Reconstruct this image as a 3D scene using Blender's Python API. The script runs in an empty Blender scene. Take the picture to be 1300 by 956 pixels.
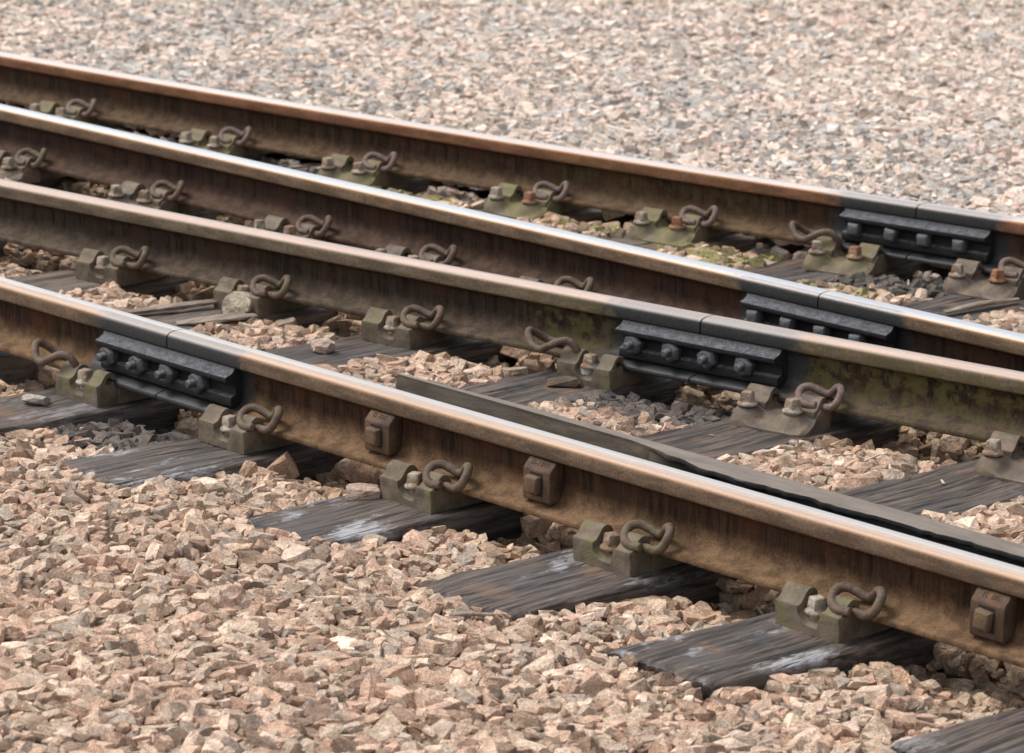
import bpy, bmesh, math, random
import numpy as np
from mathutils import Vector, Matrix
random.seed(7); RS = np.random.RandomState(11)
sc = bpy.context.scene
col = sc.collection

# ------------------------------------------------------------------ camera
cam_d = bpy.data.cameras.new('camera'); cam = bpy.data.objects.new('camera', cam_d); col.objects.link(cam)
F_ = Vector((-0.6838402, 0.68486577, -0.25163754)); R_ = Vector((0.70428049, 0.70970292, 0.01762821)); U_ = Vector((-0.19066086, 0.16516853, 0.96766099))
CP = Vector((6.297998, -4.940928, 2.0816))
m = Matrix((R_, U_, -F_)).transposed().to_4x4(); m.translation = CP
cam.matrix_world = m
cam_d.sensor_width = 36; cam_d.lens = 4261.817 / 1300 * 36
cam_d.clip_start = 0.1; cam_d.clip_end = 500
cam_d.dof.use_dof = True; cam_d.dof.focus_distance = 7.35; cam_d.dof.aperture_fstop = 7.5
sc.camera = cam

# ------------------------------------------------------------------ world, sun, exposure
SUN_EL, SUN_AZ = math.radians(58), math.radians(205)      # azimuth: where the light comes from, ccw from +x
w = bpy.data.worlds.new('World'); sc.world = w; w.use_nodes = True
nt = w.node_tree; nt.nodes.clear()
out = nt.nodes.new('ShaderNodeOutputWorld'); bg = nt.nodes.new('ShaderNodeBackground')
sky = nt.nodes.new('ShaderNodeTexSky'); sky.sky_type = 'NISHITA'; sky.sun_disc = False
sky.sun_elevation = SUN_EL; sky.sun_rotation = math.pi/2 - SUN_AZ
sky.air_density = 1.0; sky.dust_density = 3.0
hs = nt.nodes.new('ShaderNodeHueSaturation'); hs.inputs['Saturation'].default_value = 0.22
nt.links.new(sky.outputs[0], hs.inputs['Color']); nt.links.new(hs.outputs[0], bg.inputs[0]); nt.links.new(bg.outputs[0], out.inputs[0])
bg.inputs[1].default_value = 0.145
sd = bpy.data.lights.new('sun', 'SUN'); sun = bpy.data.objects.new('sun', sd); col.objects.link(sun)
sd.energy = 1.4; sd.angle = math.radians(22); sd.color = (1.0, 0.95, 0.88)
sv = Vector((math.cos(SUN_EL)*math.cos(SUN_AZ), math.cos(SUN_EL)*math.sin(SUN_AZ), math.sin(SUN_EL)))
sun.rotation_euler = sv.to_track_quat('Z', 'Y').to_euler(); sun.location = (0, 0, 20)
sc.view_settings.view_transform = 'Standard'; sc.view_settings.look = 'None'
sc.view_settings.exposure = 0.80; sc.view_settings.gamma = 1

# ------------------------------------------------------------------ geometry of the place
G = 1.505
def ry(k, x):
    """lateral position of the centre line of rail k (1 = nearest)"""
    if k == 1: return -0.000459*x*x
    if k == 3: return G - 0.000459*x*x
    if k == 2: return 0.945116 + 0.130757*x + 0.006106*x*x
    return 2.511127 + 0.146927*x + 0.011494*x*x
def rslope(k, x):
    return (ry(k, x+.01) - ry(k, x-.01)) / .02
JOINT = {1: .236, 2: .972, 3: .988, 4: .447}
XR = {1: (-1.6, 4.2), 2: (-2.7, 3.3), 3: (-3.6, 3.1), 4: (-4.6, 2.2)}
ZS = -0.045           # top of the sleepers

# ------------------------------------------------------------------ node helpers
class N:
    def __init__(s, name):
        s.m = bpy.data.materials.new(name); s.m.use_nodes = True
        s.t = s.m.node_tree; s.t.nodes.clear()
        s.o = s.t.nodes.new('ShaderNodeOutputMaterial'); s.b = s.t.nodes.new('ShaderNodeBsdfPrincipled')
        s.t.links.new(s.b.outputs[0], s.o.inputs[0])
    def n(s, typ, **kw):
        x = s.t.nodes.new(typ)
        for k, v in kw.items(): setattr(x, k, v)
        return x
    def put(s, sock, v):
        if isinstance(v, bpy.types.NodeSocket): s.t.links.new(v, sock)
        elif isinstance(v, tuple) and len(v) == 3 and sock.type == 'RGBA': sock.default_value = (*v, 1)
        else: sock.default_value = v
    def coord(s, kind='Object'):
        return s.n('ShaderNodeTexCoord').outputs[kind]
    def mapped(s, v, scale):
        x = s.n('ShaderNodeMapping'); s.put(x.inputs[0], v); x.inputs['Scale'].default_value = scale; return x.outputs[0]
    def noise(s, v, scale, detail=4, rough=.55, out=0):
        x = s.n('ShaderNodeTexNoise'); s.put(x.inputs['Vector'], v); x.inputs['Scale'].default_value = scale
        x.inputs['Detail'].default_value = detail; x.inputs['Roughness'].default_value = rough; return x.outputs[out]
    def vor(s, v, scale, feature='F1', out='Distance'):
        x = s.n('ShaderNodeTexVoronoi', feature=feature); s.put(x.inputs['Vector'], v); x.inputs['Scale'].default_value = scale; return x.outputs[out]
    def rng(s, v, a, b, c=0., d=1.):
        x = s.n('ShaderNodeMapRange', interpolation_type='SMOOTHSTEP'); s.put(x.inputs[0], v)
        for i, q in enumerate((a, b, c, d)): x.inputs[i+1].default_value = q
        return x.outputs[0]
    def mix(s, f, a, b, mode='MIX'):
        x = s.n('ShaderNodeMix', data_type='RGBA', blend_type=mode); s.put(x.inputs[0], f)
        s.put(x.inputs[6], a); s.put(x.inputs[7], b); return x.outputs[2]
    def math(s, op, a, b=0.):
        x = s.n('ShaderNodeMath', operation=op); s.put(x.inputs[0], a); s.put(x.inputs[1], b); return x.outputs[0]
    def attr(s, name, out='Fac', typ='GEOMETRY'):
        x = s.n('ShaderNodeAttribute', attribute_name=name, attribute_type=typ); return x.outputs[out]
    def bump(s, h, dist, strength=1.):
        x = s.n('ShaderNodeBump'); s.put(x.inputs['Height'], h); x.inputs['Distance'].default_value = dist
        x.inputs['Strength'].default_value = strength; s.t.links.new(x.outputs[0], s.b.inputs['Normal'])
    def fin(s, colr, rough, metal=0., spec=.5):
        s.put(s.b.inputs['Base Color'], colr); s.put(s.b.inputs['Roughness'], rough); s.put(s.b.inputs['Metallic'], metal)
        s.b.inputs['Specular IOR Level'].default_value = spec
        return s.m

# ------------------------------------------------------------------ materials
def stone_mat(name, typ):
    g = N(name)
    if typ == 'OBJECT':
        base = g.n('ShaderNodeObjectInfo').outputs['Color']; v = g.n('ShaderNodeVectorMath', operation='ADD'); g.put(v.inputs[0], g.mapped(g.coord('Object'), (.019,)*3)); g.put(v.inputs[1], g.n('ShaderNodeObjectInfo').outputs['Random']); c = v.outputs[0]
    else:
        base = g.attr('tint', 'Color'); c = g.coord('Object')
    n1 = g.noise(c, 38, 5, .65); n2 = g.noise(c, 260, 3, .7)
    k = g.mix(.55, base, g.mix(g.rng(n1, .33, .68), (.50, .47, .44), (1.42, 1.38, 1.32)), 'MULTIPLY')
    k = g.mix(.5, k, g.mix(g.rng(n2, .38, .64), (.5, .47, .46), (1.45, 1.42, 1.38)), 'MULTIPLY')
    n3 = g.noise(c, 95, 4, .65)
    g.bump(g.math('ADD', g.math('ADD', n1, g.math('MULTIPLY', n3, .8)), g.math('MULTIPLY', n2, .35)), .011, .9)
    return g.fin(k, .9, 0, .2)
M_STONE = stone_mat('crushed_stone', 'GEOMETRY'); M_STONE_O = stone_mat('crushed_stone_single', 'OBJECT')

def rail_mat(name, topc, top_rough, top_metal, shine, shine_lo, shine_hi, sidec, webc, footc, mossy=0., edge=(.3, .16, .08)):
    """prof = (lateral, height, length) of every vertex; grease and moss are masks of real dirt"""
    g = N(name); pr = g.attr('prof', 'Vector'); sx = g.n('ShaderNodeSeparateXYZ'); g.put(sx.inputs[0], pr)
    L, Z, S = sx.outputs[0], sx.outputs[1], sx.outputs[2]
    c = g.coord('Object')
    streak = g.noise(g.mapped(pr, (3, 5, 75)), 1.0, 5, .7)
    streak2 = g.noise(g.mapped(pr, (2, 14, 9)), 1.0, 4, .6)
    fine = g.noise(c, 420, 3, .7); blot = g.noise(c, 9, 5, .6)
    web = g.mix(g.rng(streak, .33, .66), tuple(v*.45 for v in webc), tuple(v*1.6 for v in webc))
    web = g.mix(g.rng(streak2, .5, .7, 0, .5), web, tuple(v*q for v, q in zip(webc, (1.9, 1.7, 1.5))))
    web = g.mix(g.rng(blot, .5, .72), web, tuple(v*q for v, q in zip(webc, (1.8, 1.35, 1.))))
    zj = g.math('ADD', Z, g.math('MULTIPLY', g.math('SUBTRACT', g.noise(g.mapped(pr, (3, 3, 14)), 1.0, 5, .6), .5), .045))
    foot = g.mix(g.rng(g.noise(c, 30, 5, .6), .35, .65), tuple(v*.65 for v in footc), tuple(v*1.25 for v in footc))
    body = g.mix(g.rng(zj, .034, .072, 1., 0.), web, foot)
    side = g.mix(g.rng(g.noise(g.mapped(pr, (4, 30, 7)), 1.2, 5, .65), .36, .64), tuple(v*.72 for v in sidec), tuple(v*1.2 for v in sidec))
    side = g.mix(g.rng(g.noise(g.mapped(pr, (1, 1, 16)), 1.0, 3, .6), .60, .70, 0, .45), side, (.07, .065, .062))
    kcol = g.mix(g.rng(Z, .112, .120), body, side)
    kcol = g.mix(.45, kcol, g.mix(g.rng(g.noise(c, 210, 4, .75), .36, .64), (.45, .43, .42), (1.5, 1.45, 1.4)), 'MULTIPLY')
    moss = g.math('MULTIPLY', g.attr('moss'), g.rng(g.noise(c, 26, 5, .7), .42, .58))
    mossc = g.mix(g.noise(c, 90, 3), (.058, .048, .020), (.140, .115, .045))
    kcol = g.mix(g.math('MULTIPLY', moss, .85), kcol, mossc)
    gj = g.math('ADD', g.attr('grease'), g.math('MULTIPLY', g.math('SUBTRACT', g.noise(g.mapped(pr, (6, 16, 16)), 1.2, 6, .7), .5), 1.5))
    gm = g.rng(gj, .30, .72)
    kcol = g.mix(gm, kcol, g.mix(g.rng(fine, .5, .72), (.017, .018, .019), (.07, .07, .07)))
    topm = g.rng(Z, .1465, .1545)
    lj = g.math('ADD', L, g.math('MULTIPLY', g.math('SUBTRACT', g.noise(g.mapped(pr, (1, 1, 5)), 1.0, 3), .5), .012))
    polish = g.math('MULTIPLY', g.rng(lj, shine_lo-.006, shine_lo+.005), g.rng(lj, shine_hi-.004, shine_hi+.004, 1, 0))
    polish = g.math('MULTIPLY', polish, topm)
    tstreak = g.noise(g.mapped(pr, (160, 40, 1.6)), 1.0, 4, .6)
    tc = g.mix(g.rng(tstreak, .3, .7), tuple(v*.85 for v in topc), tuple(min(1, v*1.12) for v in topc))
    tc = g.mix(g.rng(L, -.034, -.024, 1, 0), tc, edge)
    tc = g.mix(g.math('MULTIPLY', gm, .75), tc, (.24, .235, .235))
    kcol = g.mix(topm, kcol, tc)
    kcol = g.mix(polish, kcol, g.mix(g.rng(tstreak, .35, .7), tuple(v*.9 for v in shine), shine))
    rgh = g.mix(topm, g.mix(gm, (.72,)*3, (.38,)*3), (top_rough,)*3)
    rgh = g.mix(polish, rgh, (.38,)*3)
    met = g.math('MAXIMUM', g.math('MULTIPLY', topm, top_metal), g.math('MULTIPLY', polish, .85))
    g.bump(g.math('ADD', g.math('ADD', g.math('MULTIPLY', fine, .4), g.math('MULTIPLY', streak, .5)), g.math('MULTIPLY', blot, 1.)),
           .0035, .7)
    g.fin(kcol, rgh, met, .4); g.put(g.b.inputs['Specular IOR Level'], g.mix(g.math('MAXIMUM', topm, gm), (.10,)*3, (.35,)*3)); return g.m
RM = {
 1: rail_mat('rail_steel_worn_bright', (.42, .32, .255), .45, .2, (.66, .63, .60), -.006, .04, (.128, .089, .060), (.036, .0195, .0115), (.125, .076, .042)),
 2: rail_mat('rail_steel_dull_pink', (.46, .345, .285), .5, .1, (.50, .41, .355), .0, .03, (.130, .100, .069), (.027, .019, .0135), (.072, .053, .038), edge=(.31, .23, .17)),
 3: rail_mat('rail_steel_mirror', (.55, .49, .44), .38, .4, (.62, .64, .67), -.020, .04, (.14, .095, .062), (.028, .0165, .0115), (.062, .038, .026)),
 4: rail_mat('rail_steel_orange_edge', (.54, .46, .41), .45, .2, (.58, .57, .58), -.004, .04, (.165, .082, .046), (.038, .0225, .0145), (.088, .056, .033), edge=(.34, .17, .09)),
}
def grease_mat(name, dust_gloss=.9, base=.011):
    g = N(name); c = g.coord('Object'); nrm = g.n('ShaderNodeNewGeometry')
    f = g.noise(c, 170, 5, .75); b = g.noise(c, 24, 4, .6)
    up = g.n('ShaderNodeSeparateXYZ'); g.put(up.inputs[0], nrm.outputs['Normal'])
    d = g.math('MULTIPLY', g.rng(up.outputs[2], .40, .9), g.rng(g.math('ADD', g.math('MULTIPLY', f, .6), g.math('MULTIPLY', g.noise(c, 55, 5, .7), .4)), .36, .66))      # dusty grey and sky gloss painted on upward faces
    k = g.mix(g.math('MULTIPLY', d, dust_gloss), (base, base*1.03, base*1.1), (.19, .20, .225))
    k = g.mix(g.rng(b, .58, .75, 0, .35), k, (.05, .047, .04))
    g.bump(g.math('ADD', g.math('MULTIPLY', f, 1.), b), .005, .9)
    return g.fin(k, g.mix(g.rng(f, .4, .7), (.28,)*3, (.6,)*3), 0, .32)
M_GREASE = grease_mat('greased_black_iron'); M_NUT = grease_mat('greased_nut_steel', .3, .12)
M_NUT.node_tree.nodes['Principled BSDF'].inputs['Metallic'].default_value = .85
def iron(name, a, b, mossc, moss=.3, rough=.62, scale=1.):
    g = N(name); c = g.coord('Object'); oi = g.n('ShaderNodeObjectInfo').outputs['Random']
    v = g.n('ShaderNodeVectorMath', operation='ADD'); g.put(v.inputs[0], c)
    q = g.n('ShaderNodeCombineXYZ'); g.put(q.inputs[0], g.math('MULTIPLY', oi, 31.)); g.put(q.inputs[1], g.math('MULTIPLY', oi, 17.)); g.put(v.inputs[1], q.outputs[0])
    c = v.outputs[0]
    n1 = g.noise(c, 22*scale, 5, .6); n2 = g.noise(c, 380, 3, .75); n3 = g.noise(c, 45*scale, 4, .6)
    k = g.mix(g.rng(n1, .32, .68), a, b)
    k = g.mix(g.rng(g.noise(c, 14, 4, .65), .62-moss*.35, .78-moss*.35, 0, .8), k, mossc)
    k = g.mix(.35, k, g.mix(g.rng(n2, .35, .65), (.6, .6, .6), (1.35, 1.35, 1.35)), 'MULTIPLY')
    g.bump(g.math('ADD', g.math('MULTIPLY', n2, .5), n3), .0045, .85)
    return g.fin(k, g.mix(n3, (rough-.08,)*3, (rough+.14,)*3), 0, .22)
M_CAST = iron('cast_iron_olive', (.092, .072, .051), (.172, .135, .097), (.140, .128, .058), .34)
M_CASTM = iron('cast_iron_mossy', (.105, .082, .056), (.175, .138, .095), (.160, .142, .066), .6)
M_CASTR = iron('cast_iron_rusty', (.085, .068, .058), (.185, .138, .098), (.12, .105, .06), .2, .42)
M_CLIP = iron('spring_steel_brown', (.082, .055, .040), (.140, .096, .070), (.12, .105, .055), .3, .5, 2.)
M_CLIPP = iron('spring_steel_pinkish', (.12, .084, .072), (.18, .125, .105), (.13, .09, .065), .3, .45, 2.)
M_SCREW = iron('bleached_screw', (.20, .16, .12), (.40, .35, .28), (.17, .09, .05), .45, .6, 3.)
M_SCREWR = iron('rusty_screw', (.17, .075, .040), (.28, .14, .08), (.33, .24, .17), .3, .6, 3.)
M_BLOCK = iron('rusty_block', (.062, .036, .024), (.115, .070, .045), (.16, .078, .032), .3, .6)
M_BOLTR = iron('block_bolt', (.095, .060, .036), (.155, .098, .060), (.12, .095, .045), .3, .55)
M_HOLE_SHADE = N('painted_recess_shade').fin((.012, .010, .009), .9)
M_PALE = iron('white_plastic', (.42, .42, .43), (.55, .55, .55), (.35, .32, .28), .1, .5)

def timber_mat(name, a, b, stain, tar=.3):
    g = N(name); c = g.coord('Object'); oi = g.n('ShaderNodeObjectInfo').outputs['Random']
    v = g.n('ShaderNodeVectorMath', operation='ADD'); g.put(v.inputs[0], c)
    q = g.n('ShaderNodeCombineXYZ'); g.put(q.inputs[0], g.math('MULTIPLY', oi, 53.)); g.put(v.inputs[1], q.outputs[0]); c = v.outputs[0]
    gr = g.noise(g.mapped(c, (70, 3.0, 70)), 1.0, 6, .65)
    gr2 = g.noise(g.mapped(c, (210, 9, 210)), 1.0, 4, .6)
    blot = g.noise(g.mapped(c, (1.6, 1, 1)), 5, 5, .6)
    k = g.mix(g.rng(gr, .36, .64), a, b)
    k = g.mix(g.rng(gr2, .55, .72, 0, .6), k, tuple(x*.35 for x in a))
    k = g.mix(g.rng(blot, .5, .66, 0, tar), k, (.030, .031, .035))
    k = g.mix(g.rng(g.noise(c, 7, 3), .58, .7, 0, .45), k, (.20, .115, .07))
    k = g.mix(g.rng(g.noise(g.mapped(c, (7, 3, 7)), 1.0, 4, .6), .45, .65, 0, .3), k, (.085, .087, .096))
    wn = g.noise(g.mapped(c, (10, 4.5, 10)), 1.0, 6, .72)
    wg = g.math('MULTIPLY', g.rng(wn, .53, .64), g.rng(gr2, .34, .52))
    wg = g.math('MULTIPLY', wg, g.attr('bleach'))
    k = g.mix(wg, k, stain)
    g.bump(g.math('ADD', g.math('MULTIPLY', gr, 1.0), g.math('MULTIPLY', gr2, .6)), .008, .9)
    return g.fin(k, g.mix(gr, (.5,)*3, (.8,)*3), 0, .3)
M_TIMBER = timber_mat('weathered_timber', (.026, .021, .019), (.135, .104, .086), (.33, .33, .345), .38)
M_TIMBERB = timber_mat('weathered_timber_brown', (.060, .045, .034), (.20, .155, .118), (.36, .34, .32), .3)
M_TWIG = timber_mat('split_timber', (.20, .15, .11), (.34, .27, .21), (.5, .48, .44), .1)

# ------------------------------------------------------------------ object helpers
def mesh(name, V, Fc, mat, smooth=False):
    me = bpy.data.meshes.new(name); me.from_pydata([tuple(v) for v in V], [], Fc); me.materials.append(mat)
    if smooth: me.polygons.foreach_set('use_smooth', [True]*len(me.polygons))
    me.update(); return me
def link(name, me, parent=None, loc=None, rotz=0.):
    o = bpy.data.objects.new(name, me); col.objects.link(o)
    if parent is not None: o.parent = parent
    if loc is not None: o.location = loc
    if rotz: o.rotation_euler.z = rotz
    return o
def tag(o, label, cat, group=None, kind=None):
    if label: o['label'] = label
    if cat: o['category'] = cat
    if group: o['group'] = group
    if kind: o['kind'] = kind
    return o
def bm_mesh(name, bm, mat, bevel=0., smooth=True, segs=2):
    bmesh.ops.recalc_face_normals(bm, faces=bm.faces)
    if bevel:
        es = [e for e in bm.edges if len(e.link_faces) == 2 and e.calc_face_angle(0) > .5]
        bmesh.ops.bevel(bm, geom=es, offset=bevel, segments=segs, profile=.5, affect='EDGES', clamp_overlap=True)
    me = bpy.data.meshes.new(name); bm.to_mesh(me); bm.free(); me.materials.append(mat)
    if smooth:
        me.polygons.foreach_set('use_smooth', [True]*len(me.polygons)); me.set_sharp_from_angle(angle=math.radians(38))
    return me
def extrude(bm, poly, x0, x1, f=lambda x, n, z: (x, -n, z)):
    """closed (n, z) outline swept along x"""
    a = [bm.verts.new(f(x0, n, z)) for n, z in poly]; b = [bm.verts.new(f(x1, n, z)) for n, z in poly]
    bm.faces.new(a); bm.faces.new(b[::-1])
    for i in range(len(poly)):
        j = (i+1) % len(poly); bm.faces.new((a[i], b[i], b[j], a[j]))
def ring_loft(bm, rings, caps=True):
    R = [[bm.verts.new(p) for p in r] for r in rings]
    n = len(R[0])
    for a, b in zip(R, R[1:]):
        for i in range(n): bm.faces.new((a[i], a[(i+1) % n], b[(i+1) % n], b[i]))
    if caps: bm.faces.new(R[0][::-1]); bm.faces.new(R[-1])
def catmull(P, k=7):
    P = [Vector(p) for p in P]; Q = [P[0]*2-P[1]] + P + [P[-1]*2-P[-2]]; o = []
    for i in range(1, len(Q)-2):
        for j in range(k):
            t = j/k; a, b, c, d = Q[i-1:i+3]
            o.append(.5*((2*b) + (c-a)*t + (2*a-5*b+4*c-d)*t*t + (3*b-a-3*c+d)*t**3))
    o.append(P[-1]); return o
def tube(bm, pts, r, n=12, tip=True):
    T = [(pts[min(i+1, len(pts)-1)] - pts[max(i-1, 0)]).normalized() for i in range(len(pts))]
    u = T[0].orthogonal().normalized(); rings = []
    rad = [r]*len(pts)
    for i, p in enumerate(pts):
        u = (u - T[i]*u.dot(T[i])).normalized(); v = T[i].cross(u)
        rings.append([p + (u*math.cos(2*math.pi*q/n) + v*math.sin(2*math.pi*q/n))*rad[i] for q in range(n)])
    if tip:
        def shrink(ring, c, d, s): return [c + d + (q-c)*s for q in ring]
        rings = [shrink(rings[0], pts[0], -T[0]*r*.22, .72)] + rings + [shrink(rings[-1], pts[-1], T[-1]*r*.22, .72)]
    ring_loft(bm, rings)

# ------------------------------------------------------------------ rails
def arc(cx, cz, r, a0, a1, k):
    return [(cx + r*math.cos(math.radians(a0+(a1-a0)*i/k)), cz + r*math.sin(math.radians(a0+(a1-a0)*i/k))) for i in range(k+1)]
half = [(0, 0), (.035, 0), (.0695, 0), (.0705, .002), (.070, .0105), (.068, .0125), (.045, .0175), (.030, .0215), (.020, .0265), (.0125, .034), (.0092, .044),
        (.0085, .058), (.0085, .075), (.0085, .090), (.0095, .102), (.013, .1095), (.020, .114), (.0315, .1175), (.0345, .1195), (.0352, .123), (.0352, .133), (.0350, .143)] \
       + arc(.022, .1435, .0128, 8, 78, 5) + [(.017, .1578), (.008, .1588), (0, .159)]
prof = [(-y, z) for y, z in half[::-1]] + [(y, z) for y, z in half[1:-1]]      # closed loop, starts on top centre, near side (-y) first
MOSS = {1: [], 2: [(.38, .78, 1.), (1.12, 3.3, 1.)], 3: [], 4: [(-.9, .0, .35), (.9, 2.2, .3)]}
def rail_piece(k, x0, x1):
    n = int((x1-x0)/.025)+1; xs = np.linspace(x0, x1, n); P = np.array(prof); m_ = len(P)
    V = np.zeros((n, m_, 3)); V[..., 0] = xs[:, None]; V[..., 1] = ry(k, xs)[:, None] + P[None, :, 0]; V[..., 2] = P[None, :, 1]
    idx = np.arange(n*m_).reshape(n, m_)
    q = np.stack([idx[:-1, :], np.roll(idx, -1, 1)[:-1, :], np.roll(idx, -1, 1)[1:, :], idx[1:, :]], -1).reshape(-1, 4)
    Fc = [tuple(f) for f in q.tolist()] + [tuple(idx[0, ::-1].tolist()), tuple(idx[-1].tolist())]
    me = mesh('rail', V.reshape(-1, 3), Fc, RM[k], True); me.set_sharp_from_angle(angle=math.radians(50))
    A = np.zeros((n, m_, 3)); A[..., 0] = P[None, :, 0]; A[..., 1] = P[None, :, 1]; A[..., 2] = xs[:, None]
    a = me.attributes.new('prof', 'FLOAT_VECTOR', 'POINT'); a.data.foreach_set('vector', A.reshape(-1))
    d = np.abs(xs - JOINT[k]); z = P[:, 1]
    side = np.where(z > .112, .275, .285)[None, :]
    gr = np.clip((side - d[:, None])/.13 + .5, 0, 1)
    a = me.attributes.new('grease', 'FLOAT', 'POINT'); a.data.foreach_set('value', gr.reshape(-1).astype(np.float32))
    mo = np.zeros(n)
    for lo, hi, s in MOSS[k]: mo = np.maximum(mo, s*np.clip((xs-lo)/.12, 0, 1)*np.clip((hi-xs)/.12, 0, 1))
    zz = np.where(z > .112, .8, np.where(z > .03, 1., .45))[None, :]
    a = me.attributes.new('moss', 'FLOAT', 'POINT'); a.data.foreach_set('value', (mo[:, None]*zz).reshape(-1).astype(np.float32))
    return link('rail', me)
RN = {1: 'nearest rail', 2: 'second rail from the front', 3: 'bright third rail', 4: 'rearmost rail'}
RL = {(1, 0): 'nearest rail, short brown length left of its blackened joint', (1, 1): 'nearest rail, long rusty length right of its joint carrying square web blocks',
      (2, 0): 'second rail from the front, dull pink-topped length left of its joint', (2, 1): 'second rail from the front, green mossy length right of its joint',
      (3, 0): 'third rail from the front, mirror-bright top, length left of its joint', (3, 1): 'third rail from the front, mirror-bright short length right of its joint',
      (4, 0): 'rearmost rail with orange rusty edge, long length left of its joint', (4, 1): 'rearmost rail, short length right of its joint by the pale gravel'}
for k in (1, 2, 3, 4):
    for s, (a, b) in enumerate(((XR[k][0], JOINT[k]-.0022), (JOINT[k]+.0022, XR[k][1]))):
        tag(rail_piece(k, a, b), RL[(k, s)], 'rail', 'running rails of the junction')

# ------------------------------------------------------------------ fishplates with their bolts
fp = [(.010, .040), (.010, .108), (.022, .1135), (.030, .1165), (.0335, .1175), (.039, .109), (.048, .1035), (.057, .101), (.0615, .0985), (.0620, .092), (.0595, .0865), (.052, .0845), (.040, .081), (.034, .077),
      (.031, .070), (.0305, .056), (.033, .0525), (.040, .0505), (.0445, .0475), (.0455, .044), (.0455, .031), (.043, .0258), (.036, .0235), (.026, .0250)]
def hexnut(mat, sq=False):
    bm = bmesh.new(); n = 4 if sq else 6; r = .0295 if sq else .0262
    # axis along -y; washer, nut, thread
    def ring(rr, d, n_, ph=0.): return [(rr*math.cos(2*math.pi*i/n_+ph), -d, rr*math.sin(2*math.pi*i/n_+ph)) for i in range(n_)]
    if sq:
        ring_loft(bm, [ring(r, 0, 4, .72), ring(r*.98, .018, 4, .72), ring(r*.84, .032, 4, .72), ring(r*.6, .036, 4, .72)])
        me = bm_mesh('nut', bm, mat, .0035, True, 2)
        return me, None
    ring_loft(bm, [ring(r*1.08, .001, 6, .3), ring(r*1.12, .004, 6, .3), ring(r*1.12, .0235, 6, .3), ring(r*.80, .0305, 6, .3)])
    nut = bm_mesh('nut', bm, mat, .0016, True, 2)
    bm = bmesh.new(); rg = []
    for i in range(12): rg.append(ring(.0105 - (.0009 if i % 2 else 0), .022+.0024*i, 12))
    rg.append(ring(.007, .051, 12)); ring_loft(bm, rg)
    return nut, bm_mesh('bolt_end', bm, mat, 0, True)
NUT, THR = hexnut(M_NUT); SQ, _ = hexnut(M_NUT, True)
FPL = {1: ('black greased fishplate with four round hex nuts on the nearest rail', (-.006, .483), (.028, .141, .252, .366)),
       2: ('black greased fishplate with four hex nuts in the middle, on the mossy second rail', (.742, 1.206), (.784, .897, 1.003, 1.110)),
       3: ('black greased fishplate on the bright third rail, half hidden by the second rail', (.750, 1.233), (.791, .903, 1.016, 1.132)),
       4: ('black greased fishplate with four square bolt heads on the rearmost rail', (.215, .685), (.257, .377, .484, .598))}
for k, (lab, (a, b), nuts) in FPL.items():
    root = link('fishplate', None, None, (JOINT[k], ry(k, JOINT[k]), 0)); tag(root, lab, 'fishplate', 'fishplates bolted across the rail joints')
    bm = bmesh.new(); xs = np.linspace(a, b, 9); pa = fp
    rings = [[(x-JOINT[k], ry(k, x)-ry(k, JOINT[k])-n_, z) for n_, z in pa] for x in xs]
    ring_loft(bm, rings)
    me = bm_mesh('plate', bm, M_GREASE, 0, True); link('plate', me, root)
    bm = bmesh.new(); rings = [[(x-JOINT[k], ry(k, x)-ry(k, JOINT[k])+n_, z) for n_, z in pa] for x in xs]; ring_loft(bm, rings)
    link('plate', bm_mesh('plate', bm, M_GREASE, 0, True), root)
    for i, x in enumerate(nuts):
        o = link('nut' if k < 3 else 'bolt_head', NUT if k < 3 else SQ, root, (x-JOINT[k], ry(k, x)-ry(k, JOINT[k])-.0305, .064))
        o.rotation_euler = (0, random.uniform(-.5, .5) if k < 3 else random.uniform(-.15, .15), math.atan(rslope(k, x)))
        if k < 3: link('bolt_end', THR, o)

# ------------------------------------------------------------------ chairs: casting, clip, screws
def tube_outline(r):
    return [(.050, -.045), (.1215, -.045), (.1225, -.012), (.1245, .003), (.1235, .0065), (.118, .0078), (.112, .0105), (.1065, .0160), (.1020, .0225), (.0975, .0285), (.0915, .0330), (.0845, .0355), (.077, .0345), (.070, .0310), (.0645, .025), (.0620, .0185),
            (.0625, .0150), (.0835-r+.0004, .0145)] + [(.0835+r*math.cos(math.radians(t)), .0125+r*math.sin(math.radians(t))) for t in range(165, -166, -22)] + [(.0835-r+.0004, .0105), (.066, .0100), (.066, -.004), (.050, -.004)]
tubeprof = tube_outline(.0112); tubehole = tube_outline(.0092)
def plug(bm, s0):
    extrude(bm, [(.0835+.0098*math.cos(i*.628), .0125+.0098*math.sin(i*.628)) for i in range(10)], s0-.012, s0-.024)
def sstep(x, a, b):
    t = np.clip((x-a)/(b-a), 0, 1); return t*t*(3-2*t)
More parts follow.
